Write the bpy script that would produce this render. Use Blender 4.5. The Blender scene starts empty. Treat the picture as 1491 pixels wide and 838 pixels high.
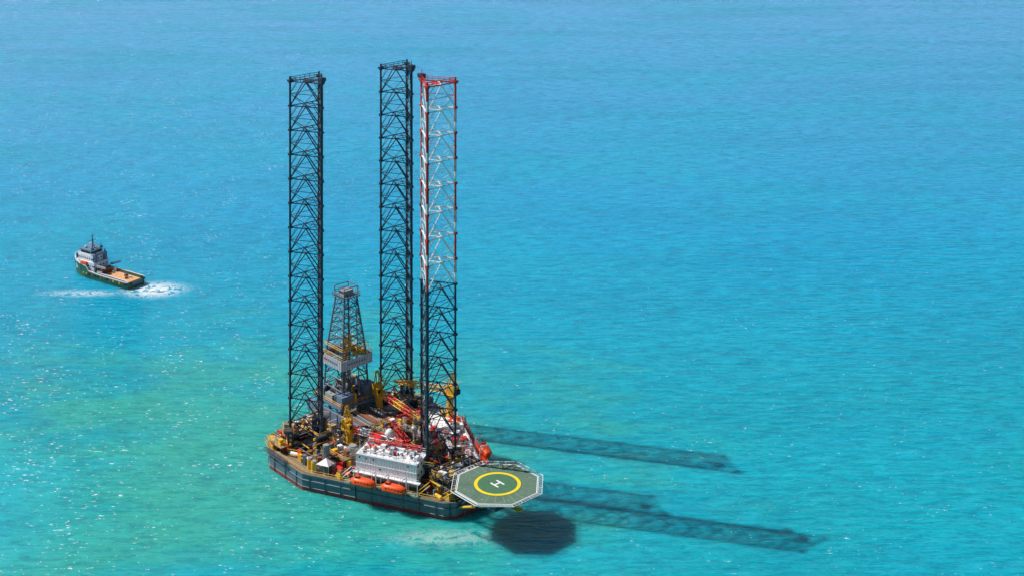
import bpy, math, random
from mathutils import Vector, Matrix
random.seed(7)
S=bpy.context.scene
S.view_settings.view_transform='Standard'; S.view_settings.look='None'; S.view_settings.exposure=0; S.view_settings.gamma=1
# ---------------- materials
MATS={}
def mat(name,col,rough=0.55,metal=0.0,grime=0.35,gcol=(0.10,0.06,0.04),scale=0.8,spec=0.4):
    if name in MATS: return MATS[name]
    m=bpy.data.materials.new(name); m.use_nodes=True; nt=m.node_tree; N=nt.nodes; L=nt.links
    b=N['Principled BSDF']; b.inputs['Roughness'].default_value=rough; b.inputs['Metallic'].default_value=metal
    b.inputs['Specular IOR Level'].default_value=spec
    tc=N.new('ShaderNodeTexCoord')
    mp=N.new('ShaderNodeMapping'); mp.inputs['Scale'].default_value=(1,1,0.45); L.new(tc.outputs['Object'],mp.inputs['Vector'])
    n=N.new('ShaderNodeTexNoise'); n.inputs['Scale'].default_value=scale; n.inputs['Detail'].default_value=5; n.inputs['Roughness'].default_value=0.65
    L.new(mp.outputs[0],n.inputs['Vector'])
    r=N.new('ShaderNodeMapRange'); r.inputs['From Min'].default_value=0.5; r.inputs['From Max'].default_value=0.72
    r.inputs['To Max'].default_value=grime; L.new(n.outputs['Fac'],r.inputs['Value'])
    x=N.new('ShaderNodeMix'); x.data_type='RGBA'; x.inputs['A'].default_value=(*col,1); x.inputs['B'].default_value=(*gcol,1)
    L.new(r.outputs[0],x.inputs['Factor'])
    n2=N.new('ShaderNodeTexNoise'); n2.inputs['Scale'].default_value=scale*4; n2.inputs['Detail'].default_value=2; L.new(tc.outputs['Object'],n2.inputs['Vector'])
    h=N.new('ShaderNodeHueSaturation'); r2=N.new('ShaderNodeMapRange'); r2.inputs['To Min'].default_value=0.7; r2.inputs['To Max'].default_value=1.3
    L.new(n2.outputs['Fac'],r2.inputs['Value']); L.new(r2.outputs[0],h.inputs['Value']); L.new(x.outputs['Result'],h.inputs['Color'])
    L.new(h.outputs[0],b.inputs['Base Color'])
    MATS[name]=m; return m
mat('navy',(0.03,0.045,0.075),0.5,grime=0.3)
mat('legdark',(0.028,0.040,0.068),0.4,grime=0.35,gcol=(0.06,0.045,0.04))
mat('white',(0.84,0.84,0.86),0.45,grime=0.22,gcol=(0.42,0.30,0.2))
mat('boardwhite',(0.55,0.56,0.64),0.5,grime=0.35,gcol=(0.35,0.24,0.2))
mat('legwhite',(0.82,0.82,0.82),0.45,grime=0.12)
mat('red',(0.68,0.035,0.025),0.5,grime=0.25)
mat('orange',(0.92,0.10,0.015),0.4,grime=0.1)
mat('yellow',(0.82,0.46,0.03),0.5,grime=0.3)
mat('hullblue',(0.11,0.175,0.225),0.5,grime=0.55,gcol=(0.13,0.09,0.07),scale=0.35)
mat('hullred',(0.30,0.045,0.05),0.6,grime=0.4)
mat('deck',(0.22,0.18,0.12),0.8,grime=0.6,gcol=(0.28,0.14,0.07),scale=0.3)
mat('deckgreen',(0.10,0.17,0.13),0.8,grime=0.5,scale=0.3)
mat('tan',(0.55,0.40,0.22),0.8,grime=0.5)
mat('grey',(0.32,0.34,0.36),0.55,grime=0.4)
mat('bluegrey',(0.15,0.22,0.33),0.55,grime=0.4)
mat('steel',(0.13,0.17,0.22),0.45,grime=0.4)
mat('black',(0.015,0.015,0.018),0.6,grime=0.1)
mat('glass',(0.015,0.03,0.04),0.1,grime=0.0)
mat('rust',(0.28,0.10,0.045),0.8,grime=0.4)
mat('blue',(0.03,0.12,0.35),0.5,grime=0.2)
mat('heligrey',(0.105,0.19,0.13),0.75,grime=0.6,gcol=(0.07,0.11,0.075),scale=0.25)
mat('heligreen',(0.06,0.17,0.09),0.75,grime=0.6,gcol=(0.10,0.14,0.08),scale=0.3)
mat('heliyellow',(0.85,0.64,0.02),0.6,grime=0.2)
mat('vgreen',(0.02,0.15,0.095),0.5,grime=0.8,gcol=(0.25,0.17,0.03),scale=0.5)
mat('vdeck',(0.72,0.38,0.20),0.8,grime=0.6,gcol=(0.42,0.22,0.12),scale=0.4)
# ---------------- mesh builder
class MB:
    def __init__(s): s.v=[];s.f=[];s.m=[];s.names=[]
    def mi(s,n):
        if n not in s.names: s.names.append(n)
        return s.names.index(n)
    def add(s,vs,fs,m):
        o=len(s.v); s.v+= [tuple(v) for v in vs]; k=s.mi(m)
        for f in fs: s.f.append(tuple(i+o for i in f)); s.m.append(k)
    def box(s,c,d,m,rz=0.0,taper=1.0):
        x,y,z=[q/2 for q in d]; ca,sa=math.cos(rz),math.sin(rz); vs=[]
        for k,(a,b,e) in enumerate([(-1,-1,-1),(1,-1,-1),(1,1,-1),(-1,1,-1),(-1,-1,1),(1,-1,1),(1,1,1),(-1,1,1)]):
            t=taper if e>0 else 1
            px,py=a*x*t,b*y*t
            vs.append((c[0]+px*ca-py*sa,c[1]+px*sa+py*ca,c[2]+e*z))
        s.add(vs,[(0,3,2,1),(4,5,6,7),(0,1,5,4),(1,2,6,5),(2,3,7,6),(3,0,4,7)],m)
    def bx(s,x0,x1,y0,y1,z0,z1,m,**k): s.box(((x0+x1)/2,(y0+y1)/2,(z0+z1)/2),(x1-x0,y1-y0,z1-z0),m,**k)
    def cyl(s,p,q,r,m,n=6,r2=None):
        p=Vector(p);q=Vector(q); d=q-p
        if d.length<1e-6: return
        d.normalize(); u=d.orthogonal().normalized(); w=d.cross(u); r2=r if r2 is None else r2
        vs=[]
        for P,R in ((p,r),(q,r2)):
            for i in range(n):
                a=2*math.pi*(i+0.5)/n; vs.append(P+u*math.cos(a)*R+w*math.sin(a)*R)
        fs=[(i,(i+1)%n,n+(i+1)%n,n+i) for i in range(n)]+[tuple(range(n))[::-1],tuple(range(n,2*n))]
        s.add(vs,fs,m)
    def prism(s,pts,z0,z1,m,mtop=None):
        n=len(pts); vs=[(x,y,z0) for x,y in pts]+[(x,y,z1) for x,y in pts]
        s.add(vs,[(i,(i+1)%n,n+(i+1)%n,n+i) for i in range(n)]+[tuple(range(n))[::-1]],m)
        s.add([(x,y,z1) for x,y in pts],[tuple(range(n))],mtop or m)
    def ring(s,r0,r1,z,m,n=64,c=(0,0)):
        vs=[]
        for i in range(n):
            a=2*math.pi*i/n; vs+= [(c[0]+r0*math.cos(a),c[1]+r0*math.sin(a),z),(c[0]+r1*math.cos(a),c[1]+r1*math.sin(a),z)]
        s.add(vs,[(2*i,2*i+1,(2*i+3)%(2*n),(2*i+2)%(2*n)) for i in range(n)],m)
    def lattice(s,p,q,w,h,m,bay=2.5,r=0.12,tip=1.0,m2=None):
        p=Vector(p);q=Vector(q);d=(q-p);Ln=d.length;d.normalize()
        side=d.cross(Vector((0,0,1)))
        if side.length<0.1: side=Vector((1,0,0))
        side.normalize(); up=side.cross(d)
        n=max(2,int(Ln/bay)); prev=None
        for i in range(n+1):
            t=i/n; k=1-(1-tip)*max(0,(t-0.6)/0.4)
            c=p+d*Ln*t; P=[c+side*(a*w/2*k)+up*(b*h/2*k) for a,b in ((-1,-1),(1,-1),(1,1),(-1,1))]
            mm=m if (m2 is None or (i//3)%2==0) else m2
            for j in range(4): s.cyl(P[j],P[(j+1)%4],r*0.8,mm,4)
            if prev:
                for j in range(4):
                    s.cyl(prev[j],P[j],r*1.3,mm,4)
                    s.cyl(prev[j],P[(j+1)%4],r*0.8,mm,4) if i%2 else s.cyl(prev[(j+1)%4],P[j],r*0.8,mm,4)
            prev=P
    def rail(s,pts,z,m='yellow',h=1.2,closed=False,step=2.0,r=0.06):
        P=list(pts); 
        if closed: P.append(P[0])
        for a,b in zip(P[:-1],P[1:]):
            L=math.hypot(b[0]-a[0],b[1]-a[1]); n=max(1,int(L/step))
            for i in range(n+1):
                t=i/n;x=a[0]+(b[0]-a[0])*t;y=a[1]+(b[1]-a[1])*t
                s.cyl((x,y,z),(x,y,z+h),r,m,4)
            for hh in (h*0.5,h): s.cyl((a[0],a[1],z+hh),(b[0],b[1],z+hh),r,m,4)
    def stair(s,p,q,w,m='yellow'):
        p=Vector(p);q=Vector(q); d=Vector((q.x-p.x,q.y-p.y,0)).normalized(); sd=Vector((-d.y,d.x,0))*w/2
        for k in (-1,1):
            s.cyl(p+sd*k,q+sd*k,0.1,m,4); s.cyl(p+sd*k+Vector((0,0,1.1)),q+sd*k+Vector((0,0,1.1)),0.06,m,4)
        n=int((q-p).length/0.5)
        for i in range(n):
            c=p.lerp(q,(i+.5)/n); s.box(c,(0.28,w,0.05),'grey',rz=math.atan2(d.y,d.x))
    def loft(s,secs,m,close=True,caps=True):
        k=len(secs[0]); vs=[p for sec in secs for p in sec]; fs=[]
        for i in range(len(secs)-1):
            for j in range(k if close else k-1):
                fs.append((i*k+j,(i+1)*k+j,(i+1)*k+(j+1)%k,i*k+(j+1)%k))
        if caps: fs+= [tuple(range(k)),tuple(range((len(secs)-1)*k,len(secs)*k))[::-1]]
        s.add(vs,fs,m)
    def build(s,name,parent,smooth=False):
        me=bpy.data.meshes.new(name); me.from_pydata(s.v,[],s.f); me.update()
        for n in s.names: me.materials.append(MATS[n])
        me.polygons.foreach_set('material_index',s.m)
        if smooth: me.polygons.foreach_set('use_smooth',[True]*len(s.f))
        me.update()
        o=bpy.data.objects.new(name,me); S.collection.objects.link(o)
        if parent: o.parent=parent
        return o
def empty(name,M):
    e=bpy.data.objects.new(name,None); S.collection.objects.link(e); e.matrix_world=M; e.empty_display_size=2; return e
RIG=Matrix.Translation((-41.4,448.7,0))@Matrix.Rotation(math.radians(-47.9),4,'Z')
def sub(name,loc,rz=0): return empty(name,RIG@Matrix.Translation(loc)@Matrix.Rotation(rz,4,'Z'))
rig=empty('jack_up_oil_rig',RIG)
DZ=5.0
# ---------------- hull
BU=42.0
HP=[(-26,-21),(-23,-26.5),(-18,-29.5),(0,-29.5),(BU,-9),(BU+2.2,-6),(BU+2.2,6),(BU,9),(0,29.5),(-18,30),(-24,27.5),(-26,22)]
def inset(P,k): return [(x*(1-k/35)+k*0.2,y*(1-k/30)) for x,y in P]
hb=MB()
def wallband(P,z0,z1,m,out=0):
    n=len(P); Q=[(x*(1+out/40),y*(1+out/30)) for x,y in P]
    hb.add([(x,y,z0) for x,y in Q]+[(x,y,z1) for x,y in Q],[(i,(i+1)%n,n+(i+1)%n,n+i) for i in range(n)],m)
wallband(HP,-3,1.2,'hullred',0.0)
wallband(HP,1.2,DZ,'hullblue',0.0)
hb.prism([(x*1.004,y*1.004) for x,y in HP],DZ-0.35,DZ,'hullblue','deck')
for a,b in zip(HP,HP[1:]+HP[:1]):
    L=math.hypot(b[0]-a[0],b[1]-a[1]); n=max(1,int(L/5))
    hb.cyl((a[0]*1.004,a[1]*1.004,3.3),(b[0]*1.004,b[1]*1.004,3.3),0.16,'hullblue',4)
    hb.cyl((a[0]*1.003,a[1]*1.003,1.25),(b[0]*1.003,b[1]*1.003,1.25),0.08,'grey',4)
    for i in range(n):
        t=(i+.5)/n; x=a[0]+(b[0]-a[0])*t; y=a[1]+(b[1]-a[1])*t
        hb.cyl((x*1.006,y*1.006,0.3),(x*1.006,y*1.006,DZ-0.3),0.14,random.choice(['hullblue','black','hullblue','rust']),4)
hb.rail(inset(HP,0.5),DZ,'yellow',closed=True,r=0.055)
hb.build('hull',rig)
cu=bpy.data.curves.new('hull_lettering','FONT'); cu.body='OFFSHORE IV'; cu.size=1.25; cu.space_character=1.2; cu.extrude=0.02; cu.materials.append(MATS['grey'])
t=bpy.data.objects.new('hull_lettering',cu); S.collection.objects.link(t); t.parent=rig
ang=math.atan2(20.5,BU)
px,py=26*math.cos(ang),-29.5+26*math.sin(ang); nx,ny=math.sin(ang),-math.cos(ang)
t.matrix_basis=Matrix.Translation((px+nx*0.25,py+ny*0.25,1.9))@Matrix.Rotation(ang,4,'Z')@Matrix.Rotation(math.pi/2,4,'X')
# ---------------- legs
LEGS=[('bow_leg',(27,0),math.pi,122.5,True),('starboard_leg',(-13,-17.8),0,119.5,False),('port_leg',(-14,18.3),0,118.3,False)]
R=6.3
for nm,(cx,cy),a0,ztop,paint in LEGS:
    b=MB(); bay=7.6; ch=[(cx+R*math.cos(a0+i*2*math.pi/3),cy+R*math.sin(a0+i*2*math.pi/3)) for i in range(3)]
    z=ztop; k=0
    while z>-3:
        z0=z-bay; P=paint and z>62
        cm='legwhite' if P else 'legdark'; g=1.3 if P else 1.0
        for i in range(3):
            x,y=ch[i]; x2,y2=ch[(i+1)%3]; mx,my=(x+x2)/2,(y+y2)/2
            dx,dy=(x2-x)/2,(y2-y)/2
            if P:
                s1='red'; s2='red' if (k+i)%2==0 else 'legwhite'
                b.cyl((x,y,z0),(x,y,z0+bay*0.45),0.36,s2,8); b.cyl((x,y,z0+bay*0.45),(x,y,z),0.36,s1,8)
            else: b.cyl((x,y,z0),(x,y,z),0.34,'legdark',8)
            ra=math.atan2(y-cy,x-cx); b.box((x,y,(z+z0)/2),(0.9,0.14,bay),('red' if P and k%2==0 else cm),rz=ra+math.pi/2)
            hm='red' if (P and k==0) else cm
            b.cyl((x,y,z),(x2,y2,z),0.16*g,hm,6)
            b.cyl((mx,my,z),(x,y,z0),0.18*g,cm,6); b.cyl((mx,my,z),(x2,y2,z0),0.18*g,cm,6)
            zm=(z+z0)/2
            b.cyl((x,y,zm),(x2,y2,zm),0.09,hm,5)
            b.cyl((x,y,zm),(x+dx*0.5,y+dy*0.5,z),0.10*g,cm,4); b.cyl((x2,y2,zm),(x2-dx*0.5,y2-dy*0.5,z),0.10*g,cm,4)
            b.cyl((x,y,zm),(mx,my,z0),0.09,cm,4); b.cyl((x2,y2,zm),(mx,my,z0),0.09,cm,4)
            x3,y3=ch[(i+2)%3]; b.cyl((mx,my,z),((x2+x3)/2,(y2+y3)/2,z),0.12*g,cm,5)
            b.box((x,y,z),(1.0,1.0,0.7),cm if not P else 'red')
        z=z0;k+=1
    tm='red' if paint else 'legdark'
    for x,y in ch:
        b.box((x,y,ztop+0.3),(1.5,1.5,0.5),tm); b.cyl((x,y,ztop),(x,y,ztop+1.6),0.35,tm)
    b.rail(ch,ztop+0.1,tm,h=1.3,closed=True,step=1.6,r=0.09)
    x,y=ch[0]; b.bx(x-1.5,x+0.6,y-0.5,y+1.2,ztop+0.6,ztop+1.8,'legdark'); b.cyl((x,y,ztop+1),(x,y,ztop+3.3),0.12,tm)
    b.box((cx,cy,ztop-0.1),(3.2,3.2,0.2),tm,rz=0.4)
    b.cyl((ch[1][0]+0.7,ch[1][1],5),(ch[1][0]+0.7,ch[1][1],ztop),0.07,'legdark',4)
    b.build(nm,rig)
    j=MB()
    for (x,y) in ch:
        an=math.atan2(y-cy,x-cx)
        ox,oy=math.cos(an),math.sin(an)
        for sgn in (-1,1):
            qx,qy=x-oy*1.6*sgn,y+ox*1.6*sgn
            j.box((qx,qy,DZ+2.9),(1.7,1.1,5.8),'navy',rz=an)
            for kk in range(4):
                j.cyl((qx,qy,DZ+0.9+kk*1.4),(qx-oy*1.4*sgn,qy+ox*1.4*sgn,DZ+0.9+kk*1.4),0.38,random.choice(['yellow','grey','yellow']),8)
        j.box((x+ox*0.9,y+oy*0.9,DZ+6.0),(2.4,5.2,0.4),'navy',rz=an)
        c=[(x+ox*2.0-oy*k2,y+oy*2.0+ox*k2) for k2 in (-2.6,2.6)]
        j.rail([(x-ox*0.4+oy*2.6,y-oy*0.4-ox*2.6),(c[0]),(c[1]),(x-ox*0.4-oy*2.6,y-oy*0.4+ox*2.6)],DZ+6.2,'yellow',r=0.07)
    hexp=[(cx+8.3*math.cos(a0+i*math.pi/3+math.pi/6),cy+8.3*math.sin(a0+i*math.pi/3+math.pi/6)) for i in range(6)]
    j.prism(hexp,DZ-0.2,DZ+0.05,'black')  # black plate painted in for the shade of the open leg well
    for a,c in zip(hexp,hexp[1:]+hexp[:1]): j.cyl((*a,DZ+0.3),(*c,DZ+0.3),0.3,'navy',4)
    j.rail(hexp,DZ+0.5,'yellow',closed=True,r=0.07)
    j.build(nm+'_jack_house',rig)
# ---------------- derrick & cantilever
d=MB()
DX,DY=-21.5,2.0
for y in (-7,7):
    d.bx(-33,0,DY+y-0.6,DY+y+0.6,DZ+1.5,DZ+5,'bluegrey')
    for i in range(8): d.bx(-32+i*4,-31.7+i*4,DY+y-0.75,DY+y+0.75,DZ+1.4,DZ+5.05,'steel')
    d.bx(-24,-4,DY+y-1,DY+y+1,DZ,DZ+1.45,'navy')
d.bx(-13.5,0,DY-6.4,DY+6.4,DZ+4.6,DZ+4.95,'deck')
for i in range(26): d.cyl((-13+random.uniform(0,1),DY-6+i*0.45,DZ+5.15+random.choice([0,0,.35])),(-2+random.uniform(-1,1),DY-6+i*0.45,DZ+5.15),0.17,random.choice(['rust','steel','grey','rust']),6)
FZ=12.5
d.bx(DX-7.5,DX+7.5,DY-7.5,DY+7.5,FZ-0.8,FZ,'bluegrey')
for x in (-6.5,0,6.5):
    for y in (-6.5,6.5):
        d.bx(DX+x-0.4,DX+x+0.4,DY+y-0.4,DY+y+0.4,DZ+5,FZ-0.8,'steel')
for s_ in (-6.5,6.5):
    d.cyl((DX-6.5,DY+s_,DZ+5),(DX,DY+s_,FZ-.8),0.25,'steel');d.cyl((DX+6.5,DY+s_,DZ+5),(DX,DY+s_,FZ-.8),0.25,'steel')
    d.cyl((DX+s_,DY-6.5,DZ+5),(DX+s_,DY,FZ-.8),0.25,'steel');d.cyl((DX+s_,DY+6.5,DZ+5),(DX+s_,DY,FZ-.8),0.25,'steel')
for (x,y,w,l,h,m) in [(-5.5,-5,3,4,3.2,'bluegrey'),(5.6,-4.5,3,4.5,3.0,'bluegrey'),(5.2,4.5,3.5,4,4.5,'bluegrey'),(-5,5,4,4,3,'grey'),(0,-6.2,4,1.6,2.4,'grey'),(1,6,4,2,3,'red')]:
    d.box((DX+x,DY+y,FZ+h/2),(w,l,h),m)
for i in range(60):
    w,l,h=random.uniform(.4,1.6),random.uniform(.4,1.6),random.uniform(.4,3.8)
    d.box((DX+random.uniform(-7,7),DY+random.uniform(-7,7),FZ+h/2),(w,l,h),random.choice(['steel','bluegrey','navy','yellow','rust','grey']))
d.rail([(DX-7.4,DY-7.4),(DX+7.4,DY-7.4),(DX+7.4,DY+7.4),(DX-7.4,DY+7.4)],FZ,'yellow',closed=True,r=0.08)
def dw(z):
    if z<27: return 5.2-(z-FZ)*0.045
    return 4.55-(z-27)/(45-27)*2.15
lv=[FZ,16.2,19.8,23.4,27,30,33,36,39,42,45]
for a,c in zip(lv[:-1],lv[1:]):
    A=[Vector((DX+i*dw(a),DY+j*dw(a),a)) for i,j in ((-1,-1),(1,-1),(1,1),(-1,1))]
    C=[Vector((DX+i*dw(c),DY+j*dw(c),c)) for i,j in ((-1,-1),(1,-1),(1,1),(-1,1))]
    for i in range(4):
        k=(i+1)%4
        d.cyl(A[i],C[i],0.32,'steel',6); d.cyl(C[i],C[k],0.2,'steel',5)
        mt=(C[i]+C[k])/2; d.cyl(A[i],mt,0.16,'steel',5); d.cyl(A[k],mt,0.16,'steel',5)
        ma=(A[i]+C[i])/2; mb=(A[i]+mt)/2; d.cyl(ma,mb,0.1,'steel',4); ma=(A[k]+C[k])/2; mb=(A[k]+mt)/2; d.cyl(ma,mb,0.1,'steel',4)
for i in range(30):
    d.cyl((DX-3+random.uniform(0,2.6),DY-3.5+random.uniform(0,7),FZ),(DX-2.5+random.uniform(0,1.6),DY-3+random.uniform(0,6),29+random.uniform(-3,1)),0.14,random.choice(['steel','grey','bluegrey']),4)
d.cyl((DX+1,DY,FZ+14),(DX+1,DY,45),0.12,'black',4); d.box((DX+1,DY,FZ+17),(1.6,1.6,4.5),'yellow')
d.cyl((DX+4.6,DY+2,FZ),(DX+3.5,DY+1.5,40),0.2,'grey'); d.cyl((DX+4,DY-2,FZ),(DX+3.3,DY-1.5,36),0.2,'rust')
MZ=25.2
for (x0,x1,y0,y1) in [(-6.0,6.0,-6.15,-6.0),(6.0,6.15,-6.0,6.0),(-6.0,6.0,6.0,6.15),(-6.15,-6.0,-6.0,6.0)]:
    d.bx(DX+x0,DX+x1,DY+y0,DY+y1,MZ-1.7,MZ+1.5,'boardwhite')
for i in range(13):
    d.bx(DX-5.9+i*.97,DX-5.82+i*.97,DY-6.22,DY-6.14,MZ-1.7,MZ+1.5,'grey'); d.bx(DX+6.14,DX+6.22,DY-5.9+i*.97,DY-5.82+i*.97,MZ-1.7,MZ+1.5,'grey')
for i in range(7):
    d.bx(DX-3.6+i*1.05,DX-3.05+i*1.05,DY-6.27,DY-6.17,MZ-.35,MZ+.35,'red' if i<2 else 'bluegrey'); d.bx(DX+6.17,DX+6.27,DY-3.6+i*1.05,DY-3.05+i*1.05,MZ-.35,MZ+.35,'bluegrey')
for s_ in (-1,1):
    d.bx(DX-5.9,DX+5.9,DY+s_*5.5-0.5,DY+s_*5.5+0.5,MZ+0.5,MZ+0.6,'yellow')
    d.bx(DX+s_*5.5-0.5,DX+s_*5.5+0.5,DY-4.9,DY+4.9,MZ+0.55,MZ+0.65,'yellow')
d.rail([(DX-6.1,DY-6.1),(DX+6.1,DY-6.1),(DX+6.1,DY+6.1),(DX-6.1,DY+6.1)],MZ+1.5,'yellow',closed=True,r=0.06)
d.rail([(DX-5.2,DY-5.2),(DX+5.2,DY-5.2),(DX+5.2,DY+5.2),(DX-5.2,DY+5.2)],MZ+3.6,'yellow',closed=True,r=0.08)
for i in range(14): d.box((DX+random.uniform(-4,4),DY+random.uniform(-4,4),MZ+1.5+random.uniform(0,2)),(1.2,1.2,1.2),random.choice(['yellow','rust','steel']))
d.bx(DX-3.2,DX+3.2,DY-3.2,DY+3.2,45,45.3,'steel'); d.rail([(DX-3.2,DY-3.2),(DX+3.2,DY-3.2),(DX+3.2,DY+3.2),(DX-3.2,DY+3.2)],45.3,'steel',closed=True,r=0.1,step=1.2)
d.bx(DX-1.3,DX+1.3,DY-1.8,DY+1.8,45.3,47,'grey'); d.cyl((DX-2,DY-1,46.3),(DX-2,DY+1,46.3),0.9,'bluegrey',12)
for a,c in (((-2.7,-2.7),(2.7,-2.7)),((2.7,-2.7),(2.7,2.7)),((2.7,2.7),(-2.7,2.7)),((-2.7,2.7),(-2.7,-2.7))):
    d.cyl((DX+a[0],DY+a[1],45.3),(DX+a[0],DY+a[1],48.2),0.16,'steel'); d.cyl((DX+a[0],DY+a[1],48.2),(DX+c[0],DY+c[1],48.2),0.16,'steel')
d.build('drilling_derrick',rig)
# ---------------- accommodation
def sideframe(name,port=False):
    sy=1 if port else -1
    e=bpy.data.objects.new(name,None); S.collection.objects.link(e); e.parent=rig
    e.location=(0,29.5*sy,0); e.rotation_euler=(0,0,-ang if port else ang)
    return e
sf=sideframe('starboard_accommodation')
b=MB()
def block(b,x0,x1,y0,y1,z0,z1,m='white',storeys=3,out=-1):
    b.bx(x0,x1,y0,y1,z0,z1,m)
    yo=y0 if out<0 else y1
    n=int((x1-x0)/0.9)
    for i in range(n+1):
        x=x0+0.05+i*(x1-x0-0.1)/n; b.bx(x-0.05,x+0.05,min(yo,yo+out*0.09),max(yo,yo+out*0.09),z0,z1,m)
    for k in range(storeys):
        zz=z0+(k+0.62)*(z1-z0)/storeys
        for i in range(int((x1-x0)/2.3)):
            x=x0+1.2+i*2.3
            if random.random()<0.4: b.box((x,yo+out*0.1,zz),(0.4,0.08,0.45),'glass')
        zf=z0+(k+1)*(z1-z0)/storeys
        b.bx(x0-0.1,x1+0.1,min(yo,yo+out*0.16),max(yo,yo+out*0.16),zf-0.14,zf+0.02,'white')
        for i in range(int((y1-y0)/2.2)):
            b.box((x1+0.04,y0+1.1+i*2.2,zz),(0.08,0.6,0.6),'glass')
            b.box((x0-0.04,y0+1.1+i*2.2,zz),(0.08,0.6,0.6),'glass')
    b.rail([(x0+.2,y0+.2),(x1-.2,y0+.2),(x1-.2,y1-.2),(x0+.2,y1-.2)],z1,'white',closed=True,r=0.06)
AT=13.1
block(b,17,37.0,2.4,10.5,DZ+3.1,AT,storeys=2)
block(b,18,36,4.5,10.2,DZ,DZ+3.05,storeys=1)
b.bx(15,39,-0.9,4.4,DZ+0.02,DZ+0.25,'deckgreen'); b.rail([(15,-.8),(39,-.8)],DZ+0.25,'white',r=0.05)
b.bx(16.5,38.5,0.9,2.35,DZ+3.0,DZ+3.2,'white'); b.rail([(16.5,0.95),(38.5,0.95)],DZ+3.2,'white',r=0.05)
for i in range(8): b.cyl((17+i*3,1.0,DZ),(17+i*3,1.0,DZ+3.1),0.12,'white',5)
b.stair((38.1,1.5,DZ+.2),(38.1+3.5,1.5,DZ+3.2),1.0); b.stair((16,1.6,DZ+3.2),(12.5,1.6,DZ+0.2),1.0,'white')
for i in range(50):
    w,l,h=random.uniform(.4,1.9),random.uniform(.4,1.7),random.uniform(.3,1.2)
    b.box((random.uniform(18,36),random.uniform(3.6,9.8),AT+h/2),(w,l,h),random.choice(['white','white','white','white','grey','bluegrey','red','orange','navy']),rz=random.choice([0,0,.2]))
for i in range(6):
    x=19+i*3; b.cyl((x,5,AT),(x,5,AT+1.1),0.3,'grey',8); b.cyl((x,5,AT+1.1),(x,4.4,AT+1.3),0.34,'grey',8)
for x in (18,29,36): b.cyl((x,3,AT),(x,3,AT+4),0.08,'white',5)
for i in range(12): b.cyl((18+i*1.5,random.uniform(3.5,9),AT+.3),(18+i*1.5+random.uniform(-3,3),random.uniform(3.5,9),AT+.3),.1,random.choice(['grey','white','red']),5)
b.lattice((18,9.5,AT+.6),(35,10.2,AT+1.2),0.9,0.9,'red',bay=1.4,r=0.09)
b.build('accommodation_block',sf)
b=MB()
b.bx(9,17,-12.5,-5,DZ,11,'white'); b.bx(9.5,16.5,-12,-5.5,11,13.2,'grey'); b.rail([(9,-12.5),(17,-12.5),(17,-5),(9,-5)],11,'white',closed=True)
b.bx(10,13,-11,-8,13.2,14.0,'red'); b.rail([(9.6,-11.9),(16.4,-11.9),(16.4,-5.6),(9.6,-5.6)],13.2,'red',closed=True)
for i in range(5): b.box((10+i*1.4,-12.05,12.2),(0.9,0.1,0.8),'glass'); b.box((16.55,-11.4+i*1.3,12.2),(0.1,0.9,0.8),'glass')
for i in range(6): b.box((9.8+i*1.25,-12.55,9.5),(0.6,0.1,0.6),'glass')
for i in range(10): b.box((random.uniform(10,16),random.uniform(-11.5,-6),13.6),(random.uniform(.4,1.3),random.uniform(.4,1.3),.8),random.choice(['white','red','grey','yellow','navy']))
def dome(b,x,y,z,r,m='white'):
    secs=[]
    for i in range(7):
        a=-math.pi/2+0.35+i*(math.pi-0.35)/6*0.99; rr=r*math.cos(a); zz=z+r*math.sin(a)+r
        secs.append([(x+rr*math.cos(t*math.pi/6),y+rr*math.sin(t*math.pi/6),zz) for t in range(12)])
    b.loft(secs,m)
b.cyl((15,-8,13.2),(15,-8,14.4),0.5,'grey',8); dome(b,15,-8,14.3,1.3)
dome(b,13,3,12.2,0.8); b.cyl((13,3,5),(13,3,12.3),0.3,'white',6)
b.build('control_room',rig)
# ---------------- port block
pf=sideframe('port_accommodation',True)
b=MB()
block(b,8,22,-11,-2,DZ,11.5,storeys=2,out=1)
block(b,22.4,32,-9,-1.5,DZ,9.5,storeys=1,out=1)
block(b,32.4,39,-7.5,-1.2,DZ,8,storeys=1,out=1)
for i in range(60):
    x=random.uniform(9,38.5); top=11.5 if x<22 else 9.5 if x<32 else 8
    w,l,h=random.uniform(.5,2.4),random.uniform(.5,1.8),random.uniform(.4,1.5)
    b.box((x,random.uniform(-7.3,-2.6),top+h/2),(w,l,h),random.choice(['white','white','white','red','grey','orange','deckgreen','yellow','navy']))
b.bx(8,41,-1.2,1.5,DZ+1.5,DZ+1.7,'orange'); b.rail([(8,1.4),(41,1.4)],DZ+1.7,'red',r=0.08)
for i in range(11): b.cyl((9+i*3,1,1),(9+i*3,1.2,DZ+1.6),0.15,'red',5)
b.stair((22,-1,9.5),(18,-1,12),1.0,'red')
b.build('port_block',pf)
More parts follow.
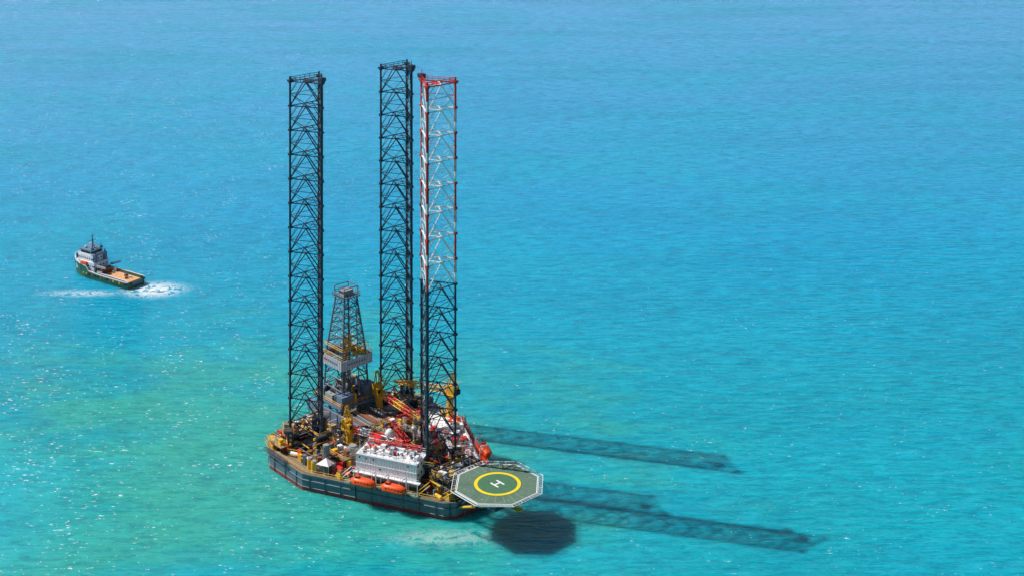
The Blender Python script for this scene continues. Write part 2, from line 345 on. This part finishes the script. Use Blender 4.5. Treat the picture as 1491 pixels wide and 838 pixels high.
# ---------------- lifeboats
def lifeboat(name,par_port,x,y,z):
    sy=1 if par_port else -1
    M=RIG@Matrix.Translation((0,29.5*sy,0))@Matrix.Rotation(-ang if par_port else ang,4,'Z')@Matrix.Translation((x,y,z))
    e=empty(name,M); b=MB(); secs=[];L=4.1
    for i in range(13):
        t=-1+2*i/12; k=max(0.03,(1-abs(t)**2.6))**0.55; x_=t*L
        w=1.55*k; zt=1.4*(1-abs(t)**4*0.5); zb=-1.15*(1-abs(t)**3*0.55)
        secs.append([(x_,w*0.98,0.1),(x_,w*0.86,0.65*zt),(x_,w*0.45,zt),(x_,-w*0.45,zt),(x_,-w*0.86,0.65*zt),(x_,-w*0.98,0.1),(x_,-w*0.75,zb*0.6),(x_,0,zb),(x_,w*0.75,zb*0.6)])
    b.loft(secs,'orange'); b.build('boat_hull',e,True)
    b=MB()
    b.box((-1.9,0,1.5),(1.3,1.3,0.9),'orange',taper=0.8); b.box((-1.9,-0.62,1.6),(0.9,0.1,0.4),'glass'); b.box((-1.9,0.62,1.6),(0.9,0.1,0.4),'glass')
    for s_ in (-1,1):
        for i in range(5): b.box((-2+i*1.0,s_*1.37,0.65),(0.5,0.12,0.25),'glass')
        b.bx(-3.3,3.3,s_*1.52-0.07,s_*1.52+0.07,0.0,0.18,'orange')
    b.cyl((-4.1,0,-0.7),(-4.4,0,-0.7),0.35,'black',8)
    b.build('canopy_fittings',e)
    b=MB()
    inn=sy*-1
    for x_ in (-2.9,2.9):
        b.cyl((x_,inn*2.6,-1.3),(x_,inn*2.3,3.0),0.18,'white',6); b.cyl((x_,inn*2.3,3.0),(x_,0,3.3),0.18,'white',6); b.cyl((x_,0,3.3),(x_,0,1.2),0.06,'black',4)
        b.cyl((x_,inn*2.4,1.2),(x_,inn*1.0,3.2),0.1,'white',4)
    b.build('davits',e)
lifeboat('lifeboat',False,21.6,-1.6,6.8); lifeboat('lifeboat',False,31.6,-1.6,6.8)
lifeboat('lifeboat',True,34,2.0,8.2)
# ---------------- cranes
def crane(name,loc,rz,ph,bl,bz,bm='red',m2=None):
    e=sub(name,loc,rz); b=MB()
    b.cyl((0,0,0),(0,0,ph),1.1,'yellow',14); b.cyl((0,0,ph-0.6),(0,0,ph),1.6,'yellow',14); b.build('pedestal',e)
    b=MB()
    b.bx(-2.6,2.0,-1.6,1.6,ph+0.1,ph+0.5,'yellow'); b.bx(-2.6,-0.2,-1.4,1.4,ph+0.5,ph+3.0,'yellow'); b.bx(0.4,1.9,-1.7,-0.5,ph+0.5,ph+2.6,'yellow'); b.bx(1.85,1.97,-1.5,-0.6,ph+1.3,ph+2.4,'glass'); b.bx(-3.3,-2.6,-1.2,1.2,ph+0.6,ph+2,'black')
    b.rail([(-2.5,-1.5),(1.9,-1.5),(1.9,1.5),(-2.5,1.5)],ph+3.0,'yellow',r=0.05)
    for s_ in (-1,1):
        b.cyl((0.6,s_*1.2,ph+0.5),(-1.4,s_*0.5,ph+7.0),0.2,'yellow',5); b.cyl((-2.4,s_*1.2,ph+0.5),(-1.4,s_*0.5,ph+7.0),0.16,'yellow',5)
        for k in range(4):
            t=(k+1)/5; b.cyl((0.6-2*t,s_*(1.2-.7*t),ph+.5+6.5*t),(-2.4+t,s_*(1.2-.7*t),ph+.5+6.5*t),0.1,'yellow',4)
    b.cyl((-1.4,-.6,ph+7),(-1.4,.6,ph+7),0.4,'yellow',8); b.build('machinery_house',e)
    b=MB(); b.lattice((1.5,0,ph+1),(bl,0,bz),1.5,1.5,bm,bay=1.7,r=0.11,tip=0.4,m2=m2)
    for s_ in (-.4,.4): b.cyl((-1.4,s_,ph+7),(bl-1,s_,bz+.5),0.06,'black',4)
    b.cyl((bl,0,bz),(bl,0,bz-3),0.05,'black',4); b.box((bl,0,bz-3),(0.5,0.5,0.9),'yellow')
    b.build('boom',e)
crane('pedestal_crane',(-3.5,-9.5,DZ),math.radians(4),5.5,25,10,'red','legwhite')
crane('pedestal_crane',(-11.5,8,DZ),math.radians(-8),9,26,11,'yellow','red')
crane('pedestal_crane',(12.5,18,DZ),math.radians(190),14,24,12,'yellow')
# ---------------- deck clutter
b=MB()
def inhull(x,y,mg=2):
    if x<-25+mg*0.3 or x>BU+1-mg: return False
    lim=28-mg if x<0 else 29.5-mg-x*20.5/BU
    return abs(y)<lim
def nearleg(x,y,r=7.4): return any(math.hypot(x-c[0],y-c[1])<r for _,c,_,_,_ in LEGS)
cols=['yellow','white','white','white','red','bluegrey','grey','navy','rust','orange','steel','grey','yellow','tan','deckgreen','tan']
n=0
while n<760:
    x,y=random.uniform(-25,BU),random.uniform(-29,29)
    if not inhull(x,y) or nearleg(x,y): continue
    w,l,h=random.uniform(.35,2.4),random.uniform(.35,1.8),random.uniform(.4,3.0)
    if abs(y-2)<8 and x<0: h*=0.4
    if y<-10 and x>12 and (29.5-x*0.488+y)<13: continue
    m=random.choice(cols)
    if random.random()<0.25: b.cyl((x,y,DZ),(x,y,DZ+h),w*0.4,m,10)
    elif random.random()<0.2: b.cyl((x,y,DZ+w*.3),(x+w*1.3,y+random.uniform(-1,1),DZ+w*.3),w*0.3,m,10)
    else: b.box((x,y,DZ+h/2),(w,l,h),m,rz=random.choice([0,0,0,ang,-ang,.1]))
    n+=1
for i in range(240):
    x,y=random.uniform(-25,BU-2),random.uniform(-27,27)
    if not inhull(x,y): continue
    dx,dy=random.choice([(1,0),(0,1)]); L=random.uniform(3,11); z=DZ+random.uniform(.4,4.5)
    if inhull(x+dx*L,y+dy*L): b.cyl((x,y,z),(x+dx*L,y+dy*L,z),random.uniform(.07,.22),random.choice(['yellow','yellow','grey','red','steel','rust','white']),6)
for (x0,x1,y0,y1,z,m) in [(-3,8,-20,-13,8.5,'deck'),(0,20,4,12,10,'deckgreen'),(19,22,-8,8,9,'deck'),(33.5,41,-6.5,6.5,9.5,'deck'),(-25,-19,-20,-8,7.6,'tan'),(-2,8,12,22,9,'deck'),(-22,-14,-28,-25.6,7.2,'tan'),(0,8.5,-4,3,11,'deckgreen')]:
    b.bx(x0,x1,y0,y1,z-0.25,z,m); b.rail([(x0,y0),(x1,y0),(x1,y1),(x0,y1)],z,random.choice(['yellow','red','yellow']),closed=True,r=0.07)
    for x in (x0+.4,(x0+x1)/2,x1-.4):
        for y in (y0+.4,y1-.4): b.cyl((x,y,DZ),(x,y,z-.25),0.16,'navy',5)
    for k in range(int((x1-x0)*(y1-y0)/4)):
        w,l,h=random.uniform(.4,1.7),random.uniform(.4,1.7),random.uniform(.4,2.0)
        b.box((random.uniform(x0+1,x1-1),random.uniform(y0+.8,y1-.8),z+h/2),(w,l,h),random.choice(cols))
    b.stair((x0+0.5,y0-0.7,z),(x0+4,y0-0.7,DZ),0.9)
b.bx(-25.5,-21,-20,-9,DZ+.02,DZ+.12,'tan')
for x,y,r_,h in [(2.5,-22.5,1.1,7),(6.5,-15.5,1.4,6),(-1,-26,0.9,3),(1.5,-26.2,0.9,3),(3,19,1.4,7),(-3,22,1.4,6.5)]:
    b.cyl((x,y,DZ),(x,y,DZ+h),r_,random.choice(['grey','steel']) if h>4 else 'yellow',14)
    b.cyl((x,y,DZ+h),(x,y,DZ+h+.35),r_*0.8,'grey',14)
b.add([(3.2,-26.7,8),(7.2,-25,8),(6.4,-22,8),(2.6,-23.5,8),(4.9,-24.2,9.7)],[(0,1,4),(1,2,4),(2,3,4),(3,0,4)],'white')
for p in ((3.2,-26.7),(7.2,-25),(6.4,-22),(2.6,-23.5)): b.cyl((*p,DZ),(*p,8),0.1,'white',4)
b.lattice((2,2,12),(18,-3,12),1.4,1.4,'red',bay=1.5,r=0.12)
b.lattice((-4,8,9),(8,10,14),1.2,1.2,'red',bay=1.5,r=0.12)
for (x,y) in [(-24.5,-10),(-23.5,-18),(-19,-27.5),(41.5,-6),(41.5,6),(10,-22.5)]:
    b.bx(x-.9,x+.9,y-.9,y+.9,DZ,DZ+1.6,'yellow'); b.cyl((x-.8,y,DZ+1.8),(x+.8,y,DZ+1.8),0.7,'rust',10)
b.lattice((-25.6,-20,DZ+1),(-25.6,-8,DZ+1),1.2,1.2,'yellow',bay=1.6,r=0.09)
b.lattice((-20,-29.9,DZ+.6),(-8,-30.1,DZ+.6),0.9,0.9,'navy',bay=1.6,r=0.09)
for x in (36,39.5,42.5):
    for y in (-7,-3,3,7):
        b.cyl((x,y,DZ),(x,y,DZ+6.3),0.2,'navy',5)
    for zz in (8.1,11.3): b.cyl((x,-7,zz),(x,7,zz),0.2,'navy',5)
for y in (-7,-3,3,7):
    for zz in (8.1,11.3): b.cyl((36,y,zz),(42.5,y,zz),0.2,'navy',5); b.cyl((36,y,zz-3),(39.5,y,zz),0.13,'navy',5)
b.build('deck_equipment',rig)
# ---------------- helideck
HZ=12.4
he=sub('helideck',(55.3,0.2,0)); b=MB()
RO=12.7
octp=[(RO*math.cos(math.radians(22.5+45*i)),RO*math.sin(math.radians(22.5+45*i))) for i in range(8)]
b.prism(octp,HZ-0.5,HZ,'grey','heligrey')
def sheet(b,poly_in,poly_out,z,m):
    n=len(poly_in); b.add([(*p,z) for p in poly_in]+[(*p,z) for p in poly_out],[(i,(i+1)%n,n+(i+1)%n,n+i) for i in range(n)],m)
sheet(b,[(x*.96,y*.96) for x,y in octp],[(x*.98,y*.98) for x,y in octp],HZ+0.03,'white')
b.add([(7.0*math.cos(i*math.pi/24),7.0*math.sin(i*math.pi/24),HZ+.02) for i in range(48)],[tuple(range(48))],'heligreen')
b.ring(5.75,6.75,HZ+0.04,'heliyellow')
for i in range(24):
    a=i*math.pi/12; ca,sa=math.cos(a),math.sin(a); r1=RO*0.9
    b.box(((r1+7.4)/2*ca,(r1+7.4)/2*sa,HZ+0.045),(r1-7.4,0.12,0.02),'grey',rz=a)
for x,y,w,l in ((0,-1.15,3.3,0.55),(0,1.15,3.3,0.55)): b.box((x,y,HZ+.05),(w,l,0.03),'white')
b.box((0,0,HZ+.05),(0.55,1.74,0.03),'white')
for i in range(8):
    a=math.radians(22.5+45*i); b.box((9.9*math.cos(a),9.9*math.sin(a),HZ+.06),(0.5,0.5,0.05),'grey',rz=a)
b.build('landing_deck',he)
b=MB()
outp=[(x*1.10,y*1.10) for x,y in octp]
for i in range(8):
    a,c=octp[i],octp[(i+1)%8]; A,C=outp[i],outp[(i+1)%8]
    b.cyl((*A,HZ+.15),(*C,HZ+.15),0.10,'white',5); b.cyl((*a,HZ-.1),(*c,HZ-.1),0.14,'white',5)
    m1=[((a[0]+A[0])/2,(a[1]+A[1])/2),((c[0]+C[0])/2,(c[1]+C[1])/2)]; b.cyl((*m1[0],HZ),(*m1[1],HZ),0.035,'grey',4)
    for k in range(9):
        t=k/9; p=(a[0]+(c[0]-a[0])*t,a[1]+(c[1]-a[1])*t); q=(A[0]+(C[0]-A[0])*t,A[1]+(C[1]-A[1])*t)
        b.cyl((*p,HZ-.15),(*q,HZ+.15),0.07 if k%3==0 else 0.035,'white',4)
b.build('safety_net',he)
b=MB()
for y in (-9,-4.5,0,4.5,9):
    x1=math.sqrt(max(0,11.3**2-y*y)); b.bx(-x1,x1,y-.2,y+.2,HZ-1.5,HZ-.5,'grey')
for x in (-8,-3,3,8):
    y1=math.sqrt(11.3**2-x*x); b.bx(x-.2,x+.2,-y1,y1,HZ-2.2,HZ-1.55,'navy')
for y in (-6,0,6):
    b.cyl((-11.4,y*.8,3.0),(6,y,HZ-2),0.35,'yellow',8); b.cyl((-11.4,y*.8,3.2),(-3,y,HZ-2),0.3,'navy',8); b.cyl((-12,y,DZ),(-11,y,HZ-1.5),0.3,'navy',8)
    b.cyl((-11.5,y*.8,8),(0,y,HZ-2),0.2,'navy',6)
for x in (0,3): b.cyl((x,-6,HZ-3.2),(x,6,HZ-3.2),0.2,'navy',6)
b.bx(9.5,12.5,-3.5,-1.5,HZ-2.2,HZ-2.0,'yellow'); b.rail([(9.5,-3.5),(12.5,-3.5),(12.5,-1.5)],HZ-2,'yellow',r=0.07)
b.stair((-12.5,-4,HZ),(-17,-4,9.5),1.1,'white'); b.stair((-5,-11.8,HZ-.2),(-9.5,-11.8,9),1.1,'yellow')
b.build('support_trusses',he)
# ---------------- supply vessel
ve=empty('offshore_supply_vessel',Matrix.Translation((-173.8,609,0))@Matrix.Rotation(math.radians(146),4,'Z')@Matrix.Scale(0.9,4))
b=MB()
st=[(-21,5.0,4.6,3.3),(-20,5.4,5.0,3.3),(-10,5.6,5.4,3.3),(0,5.6,5.4,3.4),(6,5.6,5.3,3.8),(8,5.6,5.2,5.8),(13,5.2,4.5,6.2),(17,4.1,3.0,6.7),(20,2.3,1.2,7.2),(22,0.35,0.1,7.6)]
lo=[]
for x,w,ww,zt in st:
    xr=x-(1.2 if x>15 else 0)
    lo.append([(x,-(w+ww)/2-.1,1.5),(xr,-ww,-1.5),(xr,ww,-1.5),(x,(w+ww)/2+.1,1.5)])
for side in (-1,1):
    secs=[[(x,side*w,zt),(x,side*((w+ww)/2+.1),1.5)] for x,w,ww,zt in st]; b.loft(secs,'vgreen',close=False,caps=False)
    b.loft([[(x,side*(w+0.02),zt-.35),(x,side*(w+.02),zt+.02),(x,side*(w-.3),zt+.02)] for x,w,ww,zt in st],'white',close=False,caps=False)
    for i in range(15):
        x=-20+i*2.1; b.cyl((x,side*5.55,2.3),(x,side*5.85,2.3),0.5,random.choice(['black','rust','yellow']),8)
b.loft(lo,'vgreen',close=False)
b.add([(-21,-5,3.3),(-21,5,3.3),(-21,4.8,1.5),(-21,-4.8,1.5)],[(0,1,2,3)],'vgreen')
b.add([(-21,-5,2.2),(8,-5.4,2.2),(8,5.4,2.2),(-21,5,2.2)],[(0,1,2,3)],'vdeck')
fw=[(x,w,zt) for x,w,_,zt in st if x>=8]
b.add([(x,-w*.97,5.0 if x<15 else 5.6) for x,w,zt in fw]+[(x,w*.97,5.0 if x<15 else 5.6) for x,w,zt in fw][::-1],[tuple(range(2*len(fw)))],'deckgreen')
b.bx(7.6,8,-5.4,5.4,2.2,5.2,'white')
b.build('vessel_hull',ve)
b=MB()
b.bx(3.5,16.5,-4.3,4.3,3,7.2,'white'); b.bx(5,15.6,-3.9,3.9,7.2,9.6,'white'); b.bx(7,14.4,-3.4,3.4,9.6,12.2,'white')
b.bx(6.7,14.8,-3.8,3.8,12.2,12.45,'bluegrey')
for k,(x0,x1,w,z) in enumerate([(3.5,16.5,4.3,5.6),(5,15.6,3.9,8.6)]):
    for i in range(int((x1-x0)/1.5)):
        for s_ in (-1,1): b.box((x0+.9+i*1.5,s_*w,z),(0.6,0.1,0.6),'glass')
    for i in range(5): b.box((x1,-w+1+i*w*.45,z),(0.1,0.6,0.6),'glass'); b.box((x0,-w+1+i*w*.45,z),(0.1,0.6,0.6),'glass')
for s_ in (-1,1): b.bx(7.3,14.1,s_*3.42-.05,s_*3.42+.05,10.7,11.7,'glass')
b.bx(14.37,14.47,-3.2,3.2,10.7,11.7,'glass'); b.bx(6.93,7.03,-3.2,3.2,10.7,11.7,'glass')
b.rail([(5,-3.9),(15.6,-3.9),(15.6,3.9),(5,3.9)],9.6,'white',closed=True,r=.07)
for s_ in (-1,1):
    b.box((4.6,s_*2.9,8.8),(2,1.5,4.2),'bluegrey',taper=.85); b.cyl((4.6,s_*2.9,10.8),(4.3,s_*2.9,12),0.3,'black',8)
b.cyl((10,0,12.4),(10,0,19.5),0.28,'navy',6,r2=.12); b.cyl((8.2,0,12.4),(10,0,17),0.15,'navy'); b.cyl((10,-2.2,16),(10,2.2,16),0.14,'navy',5); b.cyl((10,-1.4,17.8),(10,1.4,17.8),0.12,'navy',5); b.box((10.6,0,14.8),(0.4,2.6,0.3),'white')
dome(b,12.4,1.8,12.4,0.6); dome(b,12.2,-2.,12.4,0.5)
for s_ in (-1,1): b.cyl((6.8,s_*2.6,12.4),(6.8,s_*2.6,15),0.12,'navy',4); b.box((6.8,s_*2.6,13),(1,1,.8),'blue')
b.build('superstructure',ve)
b=MB()
b.box((1.8,0,3.3),(2.4,5,2.2),'bluegrey'); b.cyl((0.3,-3,3.3),(0.3,3,3.3),1.1,'rust',14); b.box((-.5,4.3,3.2),(3,1,2),'grey'); b.box((-.5,-4.3,3.2),(3,1,2),'white')
b.lattice((2,-4.2,5),(-5,-4.2,7.5),.7,.7,'navy',bay=1.2,r=.1); b.cyl((2.2,4.2,3),(2.2,4.2,6.5),.35,'navy'); b.lattice((2.2,4.2,6.3),(-4,3.8,6.2),.6,.6,'grey',bay=1.2,r=.09)
for s_ in (-1,1): b.bx(-19,1,s_*4.75-.12,s_*4.75+.12,2.2,3.6,'vgreen'); b.bx(-20,1,s_*4.75-.2,s_*4.75+.2,3.6,3.8,'white')
b.cyl((-21.2,-3,2.2),(-21.2,3,2.2),.8,'steel',12); 
for i in range(7): b.box((random.uniform(-15,-2),random.uniform(-3.8,3.8),2.6),(random.uniform(.6,1.8),random.uniform(.6,1.4),.8),random.choice(['rust','grey','blue','white','rust']),rz=random.random())
for s_ in (-1,1): b.box((10,s_*4.85,6.6),(4.4,1.3,1.2),'orange',taper=.7)
b.cyl((18,0,5.6),(18,0,6.8),.5,'grey'); b.box((16.9,0,6.2),(1.3,3,1.1),'grey'); b.rail([(17,-3.9),(20,-2.2),(21.8,-.2)],7.0,'white'); b.rail([(17,3.9),(20,2.2),(21.8,.2)],7.0,'white')
b.build('deck_gear',ve)
# ---------------- sea
me=bpy.data.meshes.new('sea'); Q=22000
me.from_pydata([(-Q,-Q,0),(Q,-Q,0),(Q,Q,0),(-Q,Q,0)],[],[(0,1,2,3)])
sea=bpy.data.objects.new('sea',me); S.collection.objects.link(sea)
m=bpy.data.materials.new('sea_water'); m.use_nodes=True; nt=m.node_tree; N=nt.nodes; L=nt.links; me.materials.append(m)
bs=N['Principled BSDF']
geo=N.new('ShaderNodeNewGeometry'); pos=geo.outputs['Position']
sep=N.new('ShaderNodeSeparateXYZ'); L.new(pos,sep.inputs[0])
def math_(op,a,b=None,c=None,clamp=False):
    n=N.new('ShaderNodeMath'); n.operation=op; n.use_clamp=clamp
    for i,v in enumerate((a,b,c)):
        if v is None: continue
        if isinstance(v,(int,float)): n.inputs[i].default_value=v
        else: L.new(v,n.inputs[i])
    return n.outputs[0]
def noise(scale,detail=4,rough=.55,sc=(1,1,1),rot=0,dist=0,w=0):
    mp=N.new('ShaderNodeMapping'); mp.inputs['Scale'].default_value=sc; mp.inputs['Rotation'].default_value=(0,0,rot); mp.inputs['Location'].default_value=(w,w*1.7,0); L.new(pos,mp.inputs['Vector'])
    n=N.new('ShaderNodeTexNoise'); n.noise_dimensions='2D'; n.inputs['Scale'].default_value=scale; n.inputs['Detail'].default_value=detail; n.inputs['Roughness'].default_value=rough; n.inputs['Distortion'].default_value=dist
    L.new(mp.outputs[0],n.inputs['Vector']); return n.outputs['Fac']
def mr(v,a,b,c=0,d_=1,smooth=True):
    n=N.new('ShaderNodeMapRange'); n.interpolation_type='SMOOTHSTEP' if smooth else 'LINEAR'; L.new(v,n.inputs['Value'])
    for k,x in zip(('From Min','From Max','To Min','To Max'),(a,b,c,d_)): n.inputs[k].default_value=x
    return n.outputs[0]
def mix(f,a,b):
    n=N.new('ShaderNodeMix'); n.data_type='RGBA'
    if isinstance(f,(int,float)): n.inputs['Factor'].default_value=f
    else: L.new(f,n.inputs['Factor'])
    for k,v in (('A',a),('B',b)):
        if isinstance(v,tuple): n.inputs[k].default_value=(*v,1)
        else: L.new(v,n.inputs[k])
    return n.outputs['Result']
def blob(cx,cy,rx,ry,warp=None,wamt=0.0):
    dx=math_('DIVIDE',math_('SUBTRACT',sep.outputs[0],cx),rx); dy=math_('DIVIDE',math_('SUBTRACT',sep.outputs[1],cy),ry)
    r=math_('SQRT',math_('ADD',math_('MULTIPLY',dx,dx),math_('MULTIPLY',dy,dy)))
    if warp is not None: r=math_('ADD',r,math_('MULTIPLY',math_('SUBTRACT',warp,0.5),wamt))
    return mr(r,0.2,1.0,1,0)
big=noise(0.008,4,.6,(1,1.6,1),0.3); big2=noise(0.02,4,.6,(1,2,1),0.2,w=50); streak=noise(0.012,4,.6,(0.4,3,1),0.08,w=9)
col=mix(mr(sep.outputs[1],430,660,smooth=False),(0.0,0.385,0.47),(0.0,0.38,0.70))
col=mix(mr(sep.outputs[1],640,1350,smooth=False),col,(0.13,0.49,0.92))  # distance haze painted into the far water colour
col=mix(math_('MULTIPLY',mr(big,.4,.65),.35),col,(0.0,0.48,0.70))
col=mix(math_('MULTIPLY',blob(-85,445,150,130,big2,1.6),.8),col,(0.045,0.44,0.33))
col=mix(math_('MULTIPLY',blob(-175,420,70,60,big2,1.0),.7),col,(0.0,0.48,0.66))
col=mix(math_('MULTIPLY',mr(streak,.45,.65),.22),col,(0.0,0.30,0.50))
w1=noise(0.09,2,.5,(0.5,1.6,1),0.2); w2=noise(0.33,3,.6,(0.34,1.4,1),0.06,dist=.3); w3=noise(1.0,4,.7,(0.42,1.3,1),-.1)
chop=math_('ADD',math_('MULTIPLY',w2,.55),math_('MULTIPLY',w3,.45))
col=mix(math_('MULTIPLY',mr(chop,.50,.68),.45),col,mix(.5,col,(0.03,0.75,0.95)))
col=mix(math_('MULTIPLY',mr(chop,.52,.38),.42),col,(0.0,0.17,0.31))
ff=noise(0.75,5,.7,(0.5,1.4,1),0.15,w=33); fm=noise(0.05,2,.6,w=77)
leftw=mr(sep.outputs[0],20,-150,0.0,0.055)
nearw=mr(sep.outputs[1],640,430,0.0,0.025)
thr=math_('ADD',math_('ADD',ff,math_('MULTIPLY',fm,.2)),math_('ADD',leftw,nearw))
glint=mr(thr,0.84,0.87)  # sun glints painted as white specks in the base colour, denser left and near
wk=noise(0.35,5,.7,(1,1,1),0,dist=.6)
w_a=blob(-150,595,19,13,wk,1.2)
w_b=math_('MULTIPLY',blob(-178,591,26,6,wk,1.6),.5)
w_c=math_('MULTIPLY',blob(-18,402,26,7,wk,2.2),.3)
wake=math_('MAXIMUM',math_('MAXIMUM',w_a,w_b),w_c)
wake=math_('MULTIPLY',wake,mr(wk,.40,.53))
foam_glint=math_('MAXIMUM',glint,wake,clamp=True)  # painted sun glints together with real wake foam
col=mix(foam_glint,col,(0.88,0.93,0.93))
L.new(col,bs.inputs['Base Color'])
bs.subsurface_method='BURLEY'
bs.inputs['Subsurface Radius'].default_value=(0.5,1.0,1.0); bs.inputs['Subsurface Scale'].default_value=5.0
L.new(mr(foam_glint,0,1,1.0,0.0),bs.inputs['Subsurface Weight'])
bs.inputs['IOR'].default_value=1.33; bs.inputs['Specular IOR Level'].default_value=0.22
L.new(mr(foam_glint,0,1,0.10,0.8),bs.inputs['Roughness'])
h=math_('ADD',math_('ADD',math_('MULTIPLY',w1,2.2),math_('MULTIPLY',w2,1.6)),math_('MULTIPLY',w3,.6))
bp=N.new('ShaderNodeBump'); bp.inputs['Strength'].default_value=0.9; bp.inputs['Distance'].default_value=1.0; L.new(h,bp.inputs['Height']); L.new(bp.outputs[0],bs.inputs['Normal'])
# ---------------- light
SV=Vector((106,-28,-123)); sd=-SV.normalized()
el=math.asin(sd.z); az=math.atan2(sd.x,sd.y)
w=bpy.data.worlds.new('World'); S.world=w; w.use_nodes=True; wn=w.node_tree.nodes
sk=wn.new('ShaderNodeTexSky'); sk.sky_type='NISHITA'; sk.sun_disc=False; sk.sun_elevation=el; sk.sun_rotation=az%(2*math.pi); sk.air_density=1.0; sk.dust_density=0.6; sk.ozone_density=1.5
w.node_tree.links.new(sk.outputs[0],wn['Background'].inputs[0]); wn['Background'].inputs[1].default_value=0.055
sl=bpy.data.lights.new('sun','SUN'); sl.energy=5.0; sl.angle=math.radians(.5); sl.color=(1,.96,.9)
so=bpy.data.objects.new('sun',sl); S.collection.objects.link(so); so.rotation_euler=SV.to_track_quat('-Z','Y').to_euler(); so.location=(-200,500,300)
# ---------------- camera
cd=bpy.data.cameras.new('camera'); cam=bpy.data.objects.new('camera',cd); S.collection.objects.link(cam)
cam.location=(0,0,216); cam.rotation_euler=(math.radians(90),0,0)
cd.sensor_width=36; cd.lens=2070/1491*36; cd.shift_y=-749/1491; cd.clip_end=60000; cd.clip_start=1
S.camera=cam
